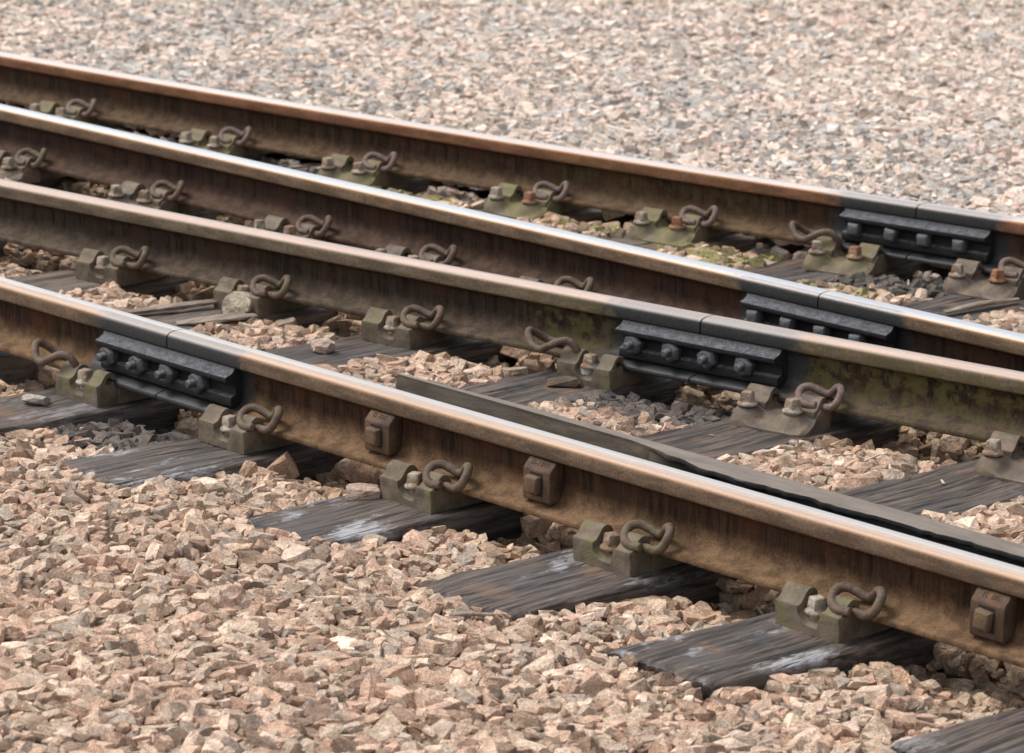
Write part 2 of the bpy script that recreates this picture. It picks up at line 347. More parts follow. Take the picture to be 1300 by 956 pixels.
def plate_grid(bm, sa, sb, n0, n1, zf, ns=34, nn=20, corner=.02, skirt=ZS):
    S = np.linspace(sa, sb, ns); Nn = np.linspace(n0, n1, nn); g_ = []
    for j, n_ in enumerate(Nn):
        row = []
        over = max(0, (n_-(n1-corner))/corner); inset = corner*(1-math.sqrt(max(0, 1-over*over)))
        for s in S:
            s2 = min(max(s, sa+inset), sb-inset); row.append(bm.verts.new((s2, -n_, zf(s, n_))))
        g_.append(row)
    for j in range(nn-1):
        for i in range(ns-1): bm.faces.new((g_[j][i], g_[j+1][i], g_[j+1][i+1], g_[j][i+1]))
    loop = [g_[0][i] for i in range(ns)] + [g_[j][-1] for j in range(1, nn)] + [g_[-1][i] for i in range(ns-2, -1, -1)] + [g_[j][0] for j in range(nn-2, 0, -1)]
    low = [bm.verts.new((v.co.x, v.co.y, skirt)) for v in loop]
    for i in range(len(loop)):
        j = (i+1) % len(loop)
        try: bm.faces.new((loop[i], loop[j], low[j], low[i]))
        except ValueError: pass
    bm.faces.new(low)
def under_plate(bm):
    extrude(bm, [(-.135, -.0445), (.06, -.0445), (.06, -.006), (.0, -.0015), (-.075, -.002), (-.10, -.02), (-.135, -.028)], -.088, .088)
def casting_a(mat):
    bm = bmesh.new(); under_plate(bm)
    extrude(bm, tubehole, -.083, -.026); plug(bm, -.026); extrude(bm, tubeprof, .036, .079)
    def zf(s, n_):
        dip = sstep(s, -.047, -.002)*(1-sstep(s, .023, .034)); lat = sstep(n_, .098, .1225)
        return float((.0062*(1-dip)) + dip*(-.009 - .020*lat))
    plate_grid(bm, -.0825, .0825, .055, .1225, zf, 46, 14, .0025)
    me = bm_mesh('casting', bm, mat, 0, True); return me
def casting_b(mat):
    bm = bmesh.new(); under_plate(bm)
    extrude(bm, tubehole, -.108, -.040); plug(bm, -.040); extrude(bm, tubeprof, .036, .098)
    def zf(s, n_):
        base = -.031 + .014*(1-sstep(n_, .13, .175)); b = base
        for bs, bn, r in ((-.074, .150, .048), (.046, .137, .046)):
            d = math.hypot(s-bs, n_-bn); b = max(b, base + (.002-base*1.0-.004)*float(1-sstep(d, .018, r)))
        ear = (1-sstep(n_, .100, .135)); hump = float(ear*((1-sstep(s, -.052, -.02))+sstep(s, .012, .04)))
        b = max(b, b + (.007-b)*min(1, hump)); b = max(b, b*(1-ear)+(-.012)*ear)
        edge = sstep(n_, .168, .186)*.009 + float(1-sstep(min(s+.112, .104-s), 0, .012))*.008*float(sstep(n_, .12, .14))
        return float(b-edge)
    plate_grid(bm, -.112, .104, .055, .186, zf, 54, 32, .030)
    return bm_mesh('casting', bm, mat, 0, True)
CA = casting_a(M_CAST); CB = casting_b(M_CASTR); CBM = casting_b(M_CASTM)
def aN(P, da): return [(a+da, -n_, z) for a, n_, z in P]
clipP = [(-.026, .103, .018), (-.050, .106, .016), (-.072, .100, .022), (-.086, .084, .033), (-.087, .066, .043), (-.074, .054, .0465), (-.054, .046, .040), (-.032, .041, .0325),
         (-.018, .041, .040), (-.003, .047, .054), (.012, .056, .058), (.021, .068, .048), (.018, .081, .027), (.004, .086, .0145), (-.02, .0845, .0125), (-.060, .0835, .0125)]
clipM = [(.070, .084, .012), (.072, .092, .034), (.056, .101, .054), (.034, .110, .054), (.006, .118, .040), (-.020, .122, .027), (-.046, .120, .032), (-.068, .108, .050), (-.078, .092, .060), (-.074, .072, .052),
         (-.060, .055, .038), (-.040, .044, .0305), (-.015, .044, .0305)]
def clip_mesh(P, da, mat, r=.0098):
    bm = bmesh.new(); tube(bm, catmull(aN(P, da), 6), r, 12); return bm_mesh('clip', bm, mat, 0, True)
def screw_mesh(mat, h=.020, washer=0.):
    bm = bmesh.new()
    def ring(r, z, n=18, ph=0): return [(r*math.cos(2*math.pi*i/n+ph), r*math.sin(2*math.pi*i/n+ph), z) for i in range(n)]
    ring_loft(bm, [ring(.016, -.022), ring(.016, 0)])
    ring_loft(bm, [ring(.024, -.0005), ring(.0255, .003), ring(.024, .0065), ring(.018, .0105), ring(.0155, .0135)])
    s = [(-1, -1), (1, -1), (1, 1), (-1, 1)]
    ring_loft(bm, [[(x*w_, y*w_, z) for x, y in s] for w_, z in ((.0150, .0105), (.0148, .014), (.0130, .014+h*.85), (.0115, .014+h))])
    return bm_mesh('chair_screw', bm, mat, .002, True, 2)
SC, SCR = screw_mesh(M_SCREW), screw_mesh(M_SCREWR)
def wash_mesh():
    bm = bmesh.new(); n = 20
    ring_loft(bm, [[(r*math.cos(2*math.pi*i/n), r*math.sin(2*math.pi*i/n), z) for i in range(n)] for r, z in ((.0185, -.0175), (.0185, -.0015))])
    return bm_mesh('ferrule', bm, M_PALE, 0, True)
WA = wash_mesh()
CLN = clip_mesh(clipP, .115, M_CLIP); CLP = clip_mesh(clipP, .115, M_CLIPP); CLM = clip_mesh(clipM, -.115, M_CLIP)
# rail, clip x, kind, mirrored, mossy, label
CH = [
 (1, -.119, 'A', -1, 'leftmost chair of the nearest rail, clip sticking up left, beside the greased joint'),
 (1, .655, 'A', 1, 'olive chair on the nearest rail just right of its fishplate, on the white-stained sleeper'),
 (1, 1.281, 'A', 1, 'mossy olive chair on the nearest rail between the two left square web blocks'),
 (1, 1.875, 'A', 1, 'chair on the nearest rail right of the two close web blocks, above the torn sleeper'),
 (1, 2.431, 'A', 1, 'lowest right chair of the nearest rail, at the bottom of the picture'),
 (2, -.879, 'A', 1, 'leftmost chair of the second rail with greenish clip'),
 (2, -.354, 'A', 1, 'chair on the second rail with a round stone leaning against its casting'),
 (2, .168, 'A', 1, 'mossy chair on the second rail above the stray pink stone'),
 (2, .569, 'A', -1, 'chair on the second rail just left of its fishplate, clip sticking up left'),
 (2, 1.371, 'B', 1, 'wide two-bolt chair on the second rail just right of its fishplate'),
 (2, 2.029, 'B', 1, 'wide chair on the second rail cut by the right picture edge'),
 (3, -2.217, 'B', 1, 'leftmost chair of the bright third rail at the left picture edge'),
 (3, -1.531, 'B', 1, 'two-bolt chair of the third rail second from the left'),
 (3, -.857, 'B', 1, 'chair of the third rail with two bolts mostly hidden behind the second rail'),
 (3, -.333, 'B', 1, 'chair of the third rail of which only hump and clip show over the second rail'),
 (3, .199, 'B', 1, 'chair of the third rail of which only the clip top peeps over the second rail'),
 (4, -2.842, 'B', 1, 'leftmost chair of the rearmost rail'),
 (4, -2.100, 'B', 1, 'chair of the rearmost rail second from the left, with two whitish bolts'),
 (4, -1.465, 'B', 1, 'chair of the rearmost rail third from the left, beside broken twigs'),
 (4, -.777, 'B', 1, 'green mossy chair of the rearmost rail with one reddish bolt and one white bolt'),
 (4, -.231, 'B', 1, 'mossiest chair of the rearmost rail with an orange-capped bolt'),
 (4, .148, 'B', -1, 'chair of the rearmost rail under its fishplate, clip sticking up left'),
 (4, .832, 'B', 1, 'rusty wide chair of the rearmost rail at the right picture edge'),
]
def part(name, src, parent, loc=None, rot=None):
    o = bpy.data.objects.new(name, src); col.objects.link(o); o.parent = parent
    if loc: o.location = loc
    if rot: o.rotation_euler = rot
    return o
CX = []
for k, xc, kind, mr, lab in CH:
    xb = xc - mr*.115; CX.append((k, xb, kind))
    root = link('rail_chair', None, None, (xb, ry(k, xb), 0), math.atan(rslope(k, xb)))
    tag(root, lab, 'rail chair', 'clip chairs holding the rails')
    mossy = k == 4 and xc < .3
    part('casting', CA if kind == 'A' else (CBM if mossy else CB), root)
    part('clip', CLM if mr < 0 else (CLP if k in (2, 4) and kind == 'B' else CLN), root)
    if kind == 'A':
        rz = random.uniform(-.5, .5)
        part('chair_screw', SC, root, (.000, -.094, -.008 if mr > 0 else -.003), (random.uniform(-.05, .05), random.uniform(-.05, .05), rz))
        if (k, mr) == (2, -1): part('ferrule', WA, root, (-.006, -.095, -.001))
    else:
        b1 = part('chair_screw', SC, root, (-.074, -.150, .001), (0, 0, random.uniform(-.6, .6)))
        b2 = part('chair_screw', SCR if k == 4 and xc > -1 else SC, root, (.046, -.137, .001), (0, 0, random.uniform(-.6, .6)))
        if b2.data == SCR: b2['label'] = 'rusty red chair screw'
        if xc in (1.371, -.231): part('ferrule', WA, root, (.046, -.137, .002))

# ------------------------------------------------------------------ web blocks of the check rail
def block_mesh():
    bm = bmesh.new()
    o_ = [(.009, .0275), (.044, .0235), (.050, .028), (.050, .094), (.0455, .1000), (.030, .1150), (.009, .1120)]
    rings = []
    for a, ins in ((-.040, .004), (-.037, .0), (.037, .0), (.040, .004)):
        cx, cz = .034, .068; rings.append([(a, -(cx+(n_-cx)*(1-ins*14)), cz+(z-cz)*(1-ins*7)) for n_, z in o_])
    ring_loft(bm, rings)
    return bm_mesh('block', bm, M_BLOCK, .0014, True)
BL = block_mesh()
bm = bmesh.new(); ring_loft(bm, [[(a*.0195, -d, .0640+b*.0255) for a, b in ((-1, -1), (1, -1), (1, 1), (-1, 1))] for d in (.0495, .0504)]); RC = bm_mesh('recess_shade', bm, M_HOLE_SHADE, 0, False)  # thin black slab on the block, painted shade of the bolt hole
bm = bmesh.new(); ring_loft(bm, [[(a*w_, -d, b*w_*1.08) for a, b in ((-1, -1), (1, -1), (1, 1), (-1, 1))] for d, w_ in ((.0495, .0180), (.062, .0176), (.0665, .0160), (.0675, .012))]); HB = bm_mesh('bolt_head', bm, M_BOLTR, .0025, True)
def text_mesh(s):
    cu = bpy.data.curves.new('lettering', 'FONT'); cu.body = s; cu.size = .0170; cu.extrude = .0006; cu.align_x = 'CENTER'; cu.resolution_u = 2; cu.space_character = 1.0
    t_ = bpy.data.objects.new('lettering', cu); me = bpy.data.meshes.new_from_object(t_); bpy.data.objects.remove(t_)
    me.materials.clear(); me.materials.append(M_BLOCK); return me
for x, tx, lab in ((.991, 'IS 7BR', 'leftmost square web block with greenish bolt on the nearest rail'),
                   (1.494, 'IS-1912', 'middle square web block marked IS-1912 on its sloping top, on the nearest rail'),
                   (2.692, 'IS  BR', 'right square web block at the lower right picture edge on the nearest rail')):
    root = link('check_rail_block', None, None, (x, ry(1, x), 0)); tag(root, lab, 'spacer block', 'square blocks bolted to the rail web')
    link('block', BL, root); link('recess_shade', RC, root)
    o = link('bolt_head', HB, root, (-.003, 0, .064)); o.rotation_euler = (0, random.uniform(-.1, .1), 0)
    t_ = link('lettering', text_mesh(tx), root, (0, -.0535, .1017)); 
    ax = Vector((1, 0, 0)); upv = Vector((0, .0155, .0150)).normalized(); nz = ax.cross(upv)
    mm = Matrix((ax, upv, nz)).transposed().to_4x4(); mm.translation = Vector((0, -.0425, .1037)); t_.matrix_local = mm

# ------------------------------------------------------------------ check rail
CKF = ([.84, 1.26, 4.2], [.150, .164, .163]); CKN = ([.84, 1.28, 1.60, 1.75, 1.84, 2.4, 2.7, 4.2], [.140, .138, .135, .113, .092, .093, .104, .104])
def check_rail():
    xs = np.linspace(.853, 4.2, 520); R0 = []; A = []
    rr = np.random.RandomState(3)
    def sm(k): return np.interp(np.arange(520), np.arange(0, 520+k, k), rr.rand(len(np.arange(0, 520+k, k))))
    lip = np.clip(.45*sm(3)+.5*sm(9)+.35*sm(26)-.22, 0, 1.1)
    for i, x in enumerate(xs):
        yf = np.interp(x, CKF[0], CKF[1]); wt = yf - np.interp(x, CKN[0], CKN[1])
        yn = yf - wt; zt = .149
        j = float(sstep(np.array(x), 1.62, 1.75))
        l_ = j*(.001+.030*lip[i])
        pts = [(yf, .0), (yf, zt-.003), (yf-.003, zt), (yn-.55*l_, zt-.001+.002*j), (yn-.62*l_, zt-.002), (yn-.50*l_, zt-.006-.3*l_), (yn+.006*j, zt-.010-.5*l_), (yn+.008*j-.012*(1-j), zt-.045), (yn-.006*(1-j)+.004*j, .02), (yn, .0)]
        off = .02 if i == 0 else 0
        R0.append([(x+(off if False else 0)-(.0 if i else (z-.149)*.12), y+ry(1, x), z) for y, z in pts])
    bm = bmesh.new(); ring_loft(bm, R0)
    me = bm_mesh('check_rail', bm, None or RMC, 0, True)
    return me
def check_mat():
    g = N('check_rail_steel'); c = g.coord('Object'); sx = g.n('ShaderNodeSeparateXYZ'); g.put(sx.inputs[0], c)
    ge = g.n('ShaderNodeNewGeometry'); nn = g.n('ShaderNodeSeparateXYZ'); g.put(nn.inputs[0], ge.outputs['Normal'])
    n1 = g.noise(g.mapped(c, (6, 20, 20)), 1.5, 5, .65); n2 = g.noise(c, 300, 3, .7)
    k = g.mix(g.rng(n1, .35, .65), (.055, .042, .029), (.105, .080, .055))
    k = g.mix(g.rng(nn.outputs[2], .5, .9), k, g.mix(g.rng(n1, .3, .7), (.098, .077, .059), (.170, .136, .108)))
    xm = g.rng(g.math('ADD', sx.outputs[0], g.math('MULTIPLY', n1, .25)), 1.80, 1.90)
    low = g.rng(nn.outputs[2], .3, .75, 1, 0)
    k = g.mix(g.math('MULTIPLY', xm, low), k, (.014, .013, .013))                       # running face painted black: its shadow together with packed grease
    k = g.mix(g.math('MULTIPLY', g.rng(g.noise(c, 3, 2), .5, .6, 0, .4), 1.), k, (.10, .085, .07))
    g.bump(g.math('ADD', n2, g.math('MULTIPLY', n1, 2.)), .0015, .7)
    return g.fin(k, .55, 0, .45)
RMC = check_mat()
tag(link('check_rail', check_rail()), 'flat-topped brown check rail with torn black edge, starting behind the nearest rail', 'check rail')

# ------------------------------------------------------------------ sleepers
SL = [  # (x at y=0, slope dx/dy, near end y, half width, mat, label)
 (-3.27, .11, -.45, .125, 1, 'sleeper under the leftmost chair of the rearmost rail'), (-2.62, .105, -.45, .125, 1, 'sleeper beneath the leftmost chair of the bright third rail'), (-3.95, .11, -.45, .125, 1, 'farthest sleeper at the upper left beyond the leftmost chairs'),
 (-1.84, .10, -.45, .125, 1, 'timber sleeper far left under the third rail, third from its left end'),
 (-1.13, .10, -.45, .125, 1, 'timber sleeper passing between the two leftmost chairs of the second rail'),
 (-.575, .105, -.47, .125, 1, 'split brown timber sleeper behind the left fishplate, between first and second rail'),
 (-.015, .095, -.50, .130, 0, 'dark sleeper at the left edge with a small flat stone on it'),
 (.560, .10, -.495, .130, 0, 'sleeper left of centre with white stains, under the chair right of the left fishplate'),
 (1.163, .105, -.475, .132, 0, 'sleeper in the middle foreground with bluish white stains and long cracks'),
 (1.762, .12, -.487, .138, 0, 'black-edged sleeper with a torn pale corner, right of the middle foreground'),
 (2.318, .14, -.480, .132, 0, 'lowest right sleeper at the bottom picture edge'),
 (3.0, .15, -.47, .13, 0, 'sleeper at the lower right corner below the last chair of the nearest rail'), (3.55, .15, -.47, .13, 0, 'sleeper beyond the lower right corner, furthest right of all'),
]
def noise1(n, k, rs):
    x = rs.randn(n+2*k); return np.convolve(x, np.hanning(2*k+1)/np.hanning(2*k+1).sum(), 'same')[k:n+k]
def sleeper(i, x0, sl, y0, hw, mt, lab):
    rs = np.random.RandomState(100+i)
    y1 = 2.511+.147*x0+.45; ny = int((y1-y0)/.012); nx = 72
    Y = np.linspace(y0, y1, ny); T = np.linspace(-hw, hw, nx)
    Z = np.zeros((ny, nx))
    # long grain cracks cut into the top
    for c in range(18):
        t0 = rs.uniform(-hw*.92, hw*.92); ya = rs.uniform(y0-.3, y1); ln = rs.uniform(.15, .7); dp = rs.uniform(.003, .012)
        wv = t0 + .006*np.sin(Y*rs.uniform(3, 9)+rs.rand()*6)
        amp = np.clip(1-np.abs((Y-ya-ln/2)/(ln/2))**2, 0, 1)
        Z -= dp*amp[:, None]*np.exp(-((T[None]-wv[:, None])/.0036)**2)
    Z += .0011*noise1(nx, 2, rs)[None]*1.4 + .002*noise1(ny, 12, rs)[:, None]*2
    edge = (hw-np.abs(T))[None]; ragged = .004+.003*np.abs(noise1(ny, 6, rs))[:, None]*2
    Z -= np.clip(1-edge/ragged/1.6, 0, 1)**2*.007
    Z -= np.clip(1-(Y-y0)/.012, 0, 1)[:, None]*.006
    yend = 0.006*noise1(nx, 3, rs)*np.ones((ny, 1))*np.clip(1-(Y-y0)/.1, 0, 1)[:, None]
    if i == 9: # torn corner
        d = (T[None]+hw)*.9 + (Y[:, None]-y0); Z -= .012*np.clip(1-d/.10, 0, 1)
        d = (hw-T[None]) + (Y[:, None]-y0)*.8; Z -= .03*np.clip(1-d/.05, 0, 1)
    V = np.zeros((ny, nx, 3)); YY = Y[:, None]+yend; V[..., 1] = YY
    V[..., 0] = x0+sl*YY+T[None]+.003*noise1(ny, 5, rs)[:, None]; V[..., 2] = ZS+Z-.0005
    V -= np.array([x0+sl*y0, y0, 0]); idx = np.arange(ny*nx).reshape(ny, nx)
    Fq = np.stack([idx[:-1, :-1], idx[:-1, 1:], idx[1:, 1:], idx[1:, :-1]], -1).reshape(-1, 4).tolist()
    Vt = V.reshape(-1, 3).tolist()
    loop = list(idx[0, :]) + list(idx[1:, -1]) + list(idx[-1, -2::-1]) + list(idx[-2:0:-1, 0])
    prev = loop
    for zz, ins in ((-.072, .003), (-.10, -.001), (-.17, .002)):
        cur = []
        for v in loop:
            cur.append(len(Vt)); p = Vt[v]; Vt.append([p[0]+rs.uniform(-.0015, .0015), p[1]+(ins if p[1] < .02 else 0)+rs.uniform(-.001, .001), zz])
        n = len(loop)
        for a in range(n): b = (a+1) % n; Fq.append([prev[a], cur[a], cur[b], prev[b]])
        prev = cur
    me = mesh('sleeper', Vt, Fq, (M_TIMBER, M_TIMBERB)[mt], True); me.set_sharp_from_angle(angle=math.radians(50))
    bl = np.zeros(len(Vt), np.float32); bl[:ny*nx] = (np.clip((.62-(Y-y0))/.35, .0, 1)[:, None]*np.ones(nx)).reshape(-1)*(1. if i in (7, 8, 9, 10) else .5)
    bl[:ny*nx] = np.maximum(bl[:ny*nx], .12)
    a = me.attributes.new('bleach', 'FLOAT', 'POINT'); a.data.foreach_set('value', bl)
    o = link('sleeper', me, None, (x0+sl*y0, y0, 0))
    tag(o, lab, 'sleeper', 'timber sleepers under the junction')
for i, s in enumerate(SL): sleeper(i, *s)

# ------------------------------------------------------------------ ballast
def hull(rs, n, sq, md=.30):
    """an angular chunk: a rounded-off box cut by random planes"""
    bm = bmesh.new(); bmesh.ops.create_cube(bm, size=2.)
    for v in bm.verts: v.co = Vector((v.co.x*rs.uniform(.85, 1.1), v.co.y*rs.uniform(.85, 1.1), v.co.z*rs.uniform(.8, 1.1)))
    for c in range(n):
        d = rs.randn(3); d /= np.linalg.norm(d)
        sup = max(Vector(d).dot(v.co) for v in bm.verts); k = sup*rs.uniform(.62, .84)
        k = max(k, .52)
        r = bmesh.ops.bisect_plane(bm, geom=bm.verts[:]+bm.edges[:]+bm.faces[:], plane_co=Vector(d)*k, plane_no=Vector(d), clear_outer=True)
        es = [e for e in r['geom_cut'] if isinstance(e, bmesh.types.BMEdge)]
        if es: bmesh.ops.contextual_create(bm, geom=es)
    bmesh.ops.remove_doubles(bm, verts=bm.verts, dist=md)
    P = [v.co.copy() for v in bm.verts]; bm.free(); bm = bmesh.new()
    for p in P: bm.verts.new(p)
    bmesh.ops.convex_hull(bm, input=bm.verts)
    bmesh.ops.delete(bm, geom=[v for v in bm.verts if not v.link_faces], context='VERTS')
    bmesh.ops.triangulate(bm, faces=bm.faces)
    for v in bm.verts: v.co = Vector((v.co.x*sq[0], v.co.y*sq[1], v.co.z*sq[2]))
    bm.verts.index_update(); V = np.array([v.co[:] for v in bm.verts]); Fc = np.array([[v.index for v in f.verts] for f in bm.faces]); bm.free()
    return V*1.06, Fc
SHAPES = [hull(RS, RS.randint(8, 12), np.array([RS.uniform(.95, 1.35), RS.uniform(.65, .98), RS.uniform(.40, .80)])) for _ in range(48)]
NEARSH = len(SHAPES)
SHAPES += [hull(RS, 6, np.array([RS.uniform(.95, 1.2), RS.uniform(.75, 1.0), RS.uniform(.62, .92)]), .45) for _ in range(30)]      # plainer chunks for the gravel beyond the last rail

def ground_target(X, Y):
    T = np.where(Y > G, -.044, -.052)
    T = np.where(Y < 0, -.076 + .020*sstep(-Y, .14, .56) + .012*sstep(-Y, .62, 1.0), T)
    T = T + .012*np.sin(X*2.1+Y*1.3)*np.where(Y < -.4, 1, .3)
    y4 = ry(4, X); T = np.where(Y > y4+.10, -.004 - .02*sstep(Y-y4, .5, 2.5) + .014*np.sin(X*1.7)*np.cos(Y*1.9), T)
    for k in (1, 2, 3, 4):
        d = np.abs(Y-ry(k, X)); T = np.where(d < .085, -.125, np.where(d < .130, np.minimum(T, -.084), T))
    return T
# visible quadrangle of the ground plus a margin
q = np.array([(-5.64, 3.80), (-2.82, 7.44), (2.97, -.30), (1.75, -1.65)]); cen = q.mean(0)
qm = []
for a in q:
    d = a-cen; qm.append(a + d/np.linalg.norm(d)*.5)
qm = np.array(qm)
def inside(X, Y, Q=qm):
    r = np.ones_like(X, bool)
    for i in range(4):
        a, b = Q[i], Q[(i+1) % 4]; r &= ((b[0]-a[0])*(Y-a[1]) - (b[1]-a[1])*(X-a[0])) <= 0
    return r
RES = .006; X0, Y0 = qm.min(0)-.1; X1, Y1 = qm.max(0)+.1
GX = int((X1-X0)/RES); GY = int((Y1-Y0)/RES)
gx = X0+(np.arange(GX)+.5)*RES; gy = Y0+(np.arange(GY)+.5)*RES
XX, YY = np.meshgrid(gx, gy, indexing='ij')
TG = ground_target(XX, YY); HM = TG - .040
onsl = np.zeros_like(TG, bool)
for s in SL:
    mk = (np.abs(XX-s[0]-s[1]*YY) < s[3]-.004) & (YY > s[2]+.006); onsl |= mk & (YY < ry(4, XX)+.10); HM[mk] = np.maximum(HM[mk], ZS)
INS = inside(XX, YY)
fwd = np.array(F_); cpn = np.array(CP); rgt = np.array(R_); upn = np.array(U_)
def project(P):
    d = P-cpn; z = d@fwd; return 650+4261.8*(d@rgt)/z, 478-4261.8*(d@upn)/z, z
ii, jj = np.nonzero(INS & ~onsl)
NTRY = 190000
pick = RS.randint(0, len(ii), NTRY); ST = []
sizes = np.clip(np.exp(RS.normal(math.log(.0147), .42, NTRY)), .0045, .034)
sizes = np.concatenate([np.sort(sizes[:60000])[::-1], sizes[60000:]])
rot_r = RS.rand(NTRY, 4)
H_ = HM
for t in range(NTRY):
    ci, cj = ii[pick[t]], jj[pick[t]]
    r = sizes[t]; w_ = max(1, int(r*.80/RES))
    if ci-w_ < 0 or cj-w_ < 0 or ci+w_ >= GX or cj+w_ >= GY: continue
    win = H_[ci-w_:ci+w_+1, cj-w_:cj+w_+1]
    base = np.partition(win.ravel(), int(win.size*.62))[int(win.size*.62)]
    hz = r*(.62 + .12*rot_r[t, 3]); zc = base + hz*.72
    top = zc+hz*.85
    if top > TG[ci, cj] + .010 + .007*rot_r[t, 2] or (YY[ci, cj] > ry(4, XX[ci, cj]) and top > .02+TG[ci, cj]): continue
    g_ = np.arange(-w_, w_+1)*RES/(r*.98); rr2 = g_[:, None]**2+g_[None]**2
    dome = np.where(rr2 < 1, zc + hz*.9*np.sqrt(np.clip(1-rr2, 0, 1)), -9)
    np.maximum(win, dome, out=win)
    ST.append((XX[ci, cj]+RS.uniform(-.003, .003), YY[ci, cj]+RS.uniform(-.003, .003), zc, r, t))
ST = np.array(ST); NS = len(ST); print('stones', NS)
PAL = np.array([(.42, .31, .24), (.42, .30, .235), (.38, .30, .235), (.52, .41, .335), (.29, .205, .155), (.30, .25, .21), (.35, .25, .19), (.40, .325, .26), (.20, .145, .11), (.50, .385, .305), (.40, .275, .21), (.36, .29, .23)])
PALF = np.array([(.60, .48, .41), (.62, .49, .43), (.56, .50, .45), (.47, .40, .35), (.66, .56, .49), (.50, .41, .35), (.42, .38, .34), (.60, .53, .47), (.48, .46, .44), (.32, .27, .24)])
PALM = np.array([(.27, .25, .11), (.33, .29, .15), (.38, .30, .21), (.30, .26, .18), (.22, .20, .10)])
tint = PAL[RS.randint(0, len(PAL), NS)]*RS.uniform(.88, 1.16, (NS, 1))*np.array([1.27, 1.26, 1.25])
x, y = ST[:, 0], ST[:, 1]
far = y > ry(4, x)+.08
gz = .5+.5*np.sin(x*1.9+y*2.7+1.2*np.sin(x*3.1))          # drifts of greyer stone
tf = PALF[RS.randint(0, len(PALF), NS)]*RS.uniform(.78, 1.08, (NS, 1))*1.28
gf = np.array([.46, .44, .42])*RS.uniform(.75, 1.15, (NS, 1)); pickg = RS.rand(NS) < .03+.38*gz*sstep(6.5-y, 0, 2.5)
tf[pickg] = gf[pickg]; tint[far] = tf[far]
mid = (y > ry(3, x)+.05) & ~far & (RS.rand(NS) < .45) & (x < .6)
tint[mid] = PALM[RS.randint(0, len(PALM), mid.sum())]*RS.uniform(.8, 1.15, (mid.sum(), 1))
foot_d = np.min([np.abs(y-ry(k, x)) for k in (1, 2, 3, 4)], axis=0)
damp = (foot_d < .17) & ~far; tint[damp] *= np.array([.86, .84, .78])
for k in (1, 2, 3, 4):                                        # grease dripped from the joints
    d = np.hypot((x-JOINT[k]-.02)/.36, (y-ry(k, x)+.13)/.17) + RS.uniform(-.25, .25, NS)
    gm = (d < 1) & (y < ry(k, x)+.05); tint[gm] = tint[gm]*.16+np.array([.05, .052, .056])
shape = np.where(far, RS.randint(NEARSH, len(SHAPES), NS), RS.randint(0, NEARSH, NS))
ang = RS.rand(NS)*2*math.pi; tx = RS.normal(0, .27, NS); ty = RS.normal(0, .27, NS)
flip = RS.rand(NS) < .12; tx[flip] += 1.2
def rotm(a, b, c):
    ca, sa, cb, sb, cc, s_c = np.cos(a), np.sin(a), np.cos(b), np.sin(b), np.cos(c), np.sin(c)
    Z = np.zeros_like(a); O = np.ones_like(a)
    Rz = np.stack([ca, -sa, Z, sa, ca, Z, Z, Z, O], -1).reshape(-1, 3, 3)
    Rx = np.stack([O, Z, Z, Z, cb, -sb, Z, sb, cb], -1).reshape(-1, 3, 3)
    Ry = np.stack([cc, Z, s_c, Z, O, Z, -s_c, Z, cc], -1).reshape(-1, 3, 3)
    return Rx@Ry@Rz
RM_ = rotm(ang, tx, ty)
# the stones that show largest are objects of their own
u, v, dz = project(ST[:, :3]); ix = ((ST[:, 0]-X0)/RES).astype(int); iy = ((ST[:, 1]-Y0)/RES).astype(int)
ontop = ST[:, 2]+ST[:, 3]*.45 >= H_[ix, iy]-.004
cand = np.nonzero((u > 4) & (u < 1296) & (v > 4) & (v < 950) & ontop)[0]
big = cand[np.argsort(-(ST[cand, 3]/dz[cand]))[:300]]; bigset = np.zeros(NS, bool); bigset[big] = True
bed_v = []; 
def bed():
    n = 60; s = 120.; me_v = [(-s, -s, -.135), (s, -s, -.135), (s, s, -.135), (-s, s, -.135)]
    g = N('gravel_ground'); c = g.coord('Object'); vc = g.vor(c, 24, 'F1', 'Color'); vd = g.vor(c, 24)
    sp = g.n('ShaderNodeSeparateColor'); g.put(sp.inputs[0], vc)
    k = g.mix(sp.outputs[0], (.30, .22, .17), (.48, .40, .34)); k = g.mix(g.rng(vd, .35, .8), k, (.10, .08, .065))
    g.bump(g.math('SUBTRACT', 1., vd), .02, .8)
    return mesh('ballast_bed', me_v, [(0, 1, 2, 3)], g.fin(k, .9, 0, .3))
ground = link('ballast_bed', bed()); tag(ground, None, None, None, 'structure')
OBJM = []
for V, Fc in SHAPES: OBJM.append(mesh('stone', V, Fc.tolist(), M_STONE_O))
for i in big:
    o = bpy.data.objects.new('stone', OBJM[shape[i]]); col.objects.link(o); o.parent = ground
    mw = Matrix([list(r)+[0] for r in (RM_[i]*ST[i, 3]*1.12)]+[[0, 0, 0, 1]]); mw.translation = Vector(ST[i, :3]); o.matrix_world = mw
    o.color = (*tint[i], 1)
VS, FS, CS = [], [], []; base = 0
rest = ~bigset
for s in range(len(SHAPES)):
    sel = np.nonzero(rest & (shape == s))[0]
    if not len(sel): continue
    V, Fc = SHAPES[s]
    P = np.einsum('nij,vj->nvi', RM_[sel]*(ST[sel, 3]*1.12)[:, None, None], V) + ST[sel, None, :3]
    VS.append(P.reshape(-1, 3)); FS.append((Fc[None]+base+np.arange(len(sel))[:, None, None]*len(V)).reshape(-1, 3)); base += P.shape[0]*P.shape[1]
    CS.append(np.repeat(tint[sel], len(V), 0))
VS = np.concatenate(VS); FS = np.concatenate(FS); CS = np.concatenate(CS)
me = bpy.data.meshes.new('ballast_stones'); me.vertices.add(len(VS)); me.vertices.foreach_set('co', VS.astype(np.float32).reshape(-1))
me.loops.add(FS.size); me.loops.foreach_set('vertex_index', FS.reshape(-1).astype(np.int32)); me.polygons.add(len(FS))
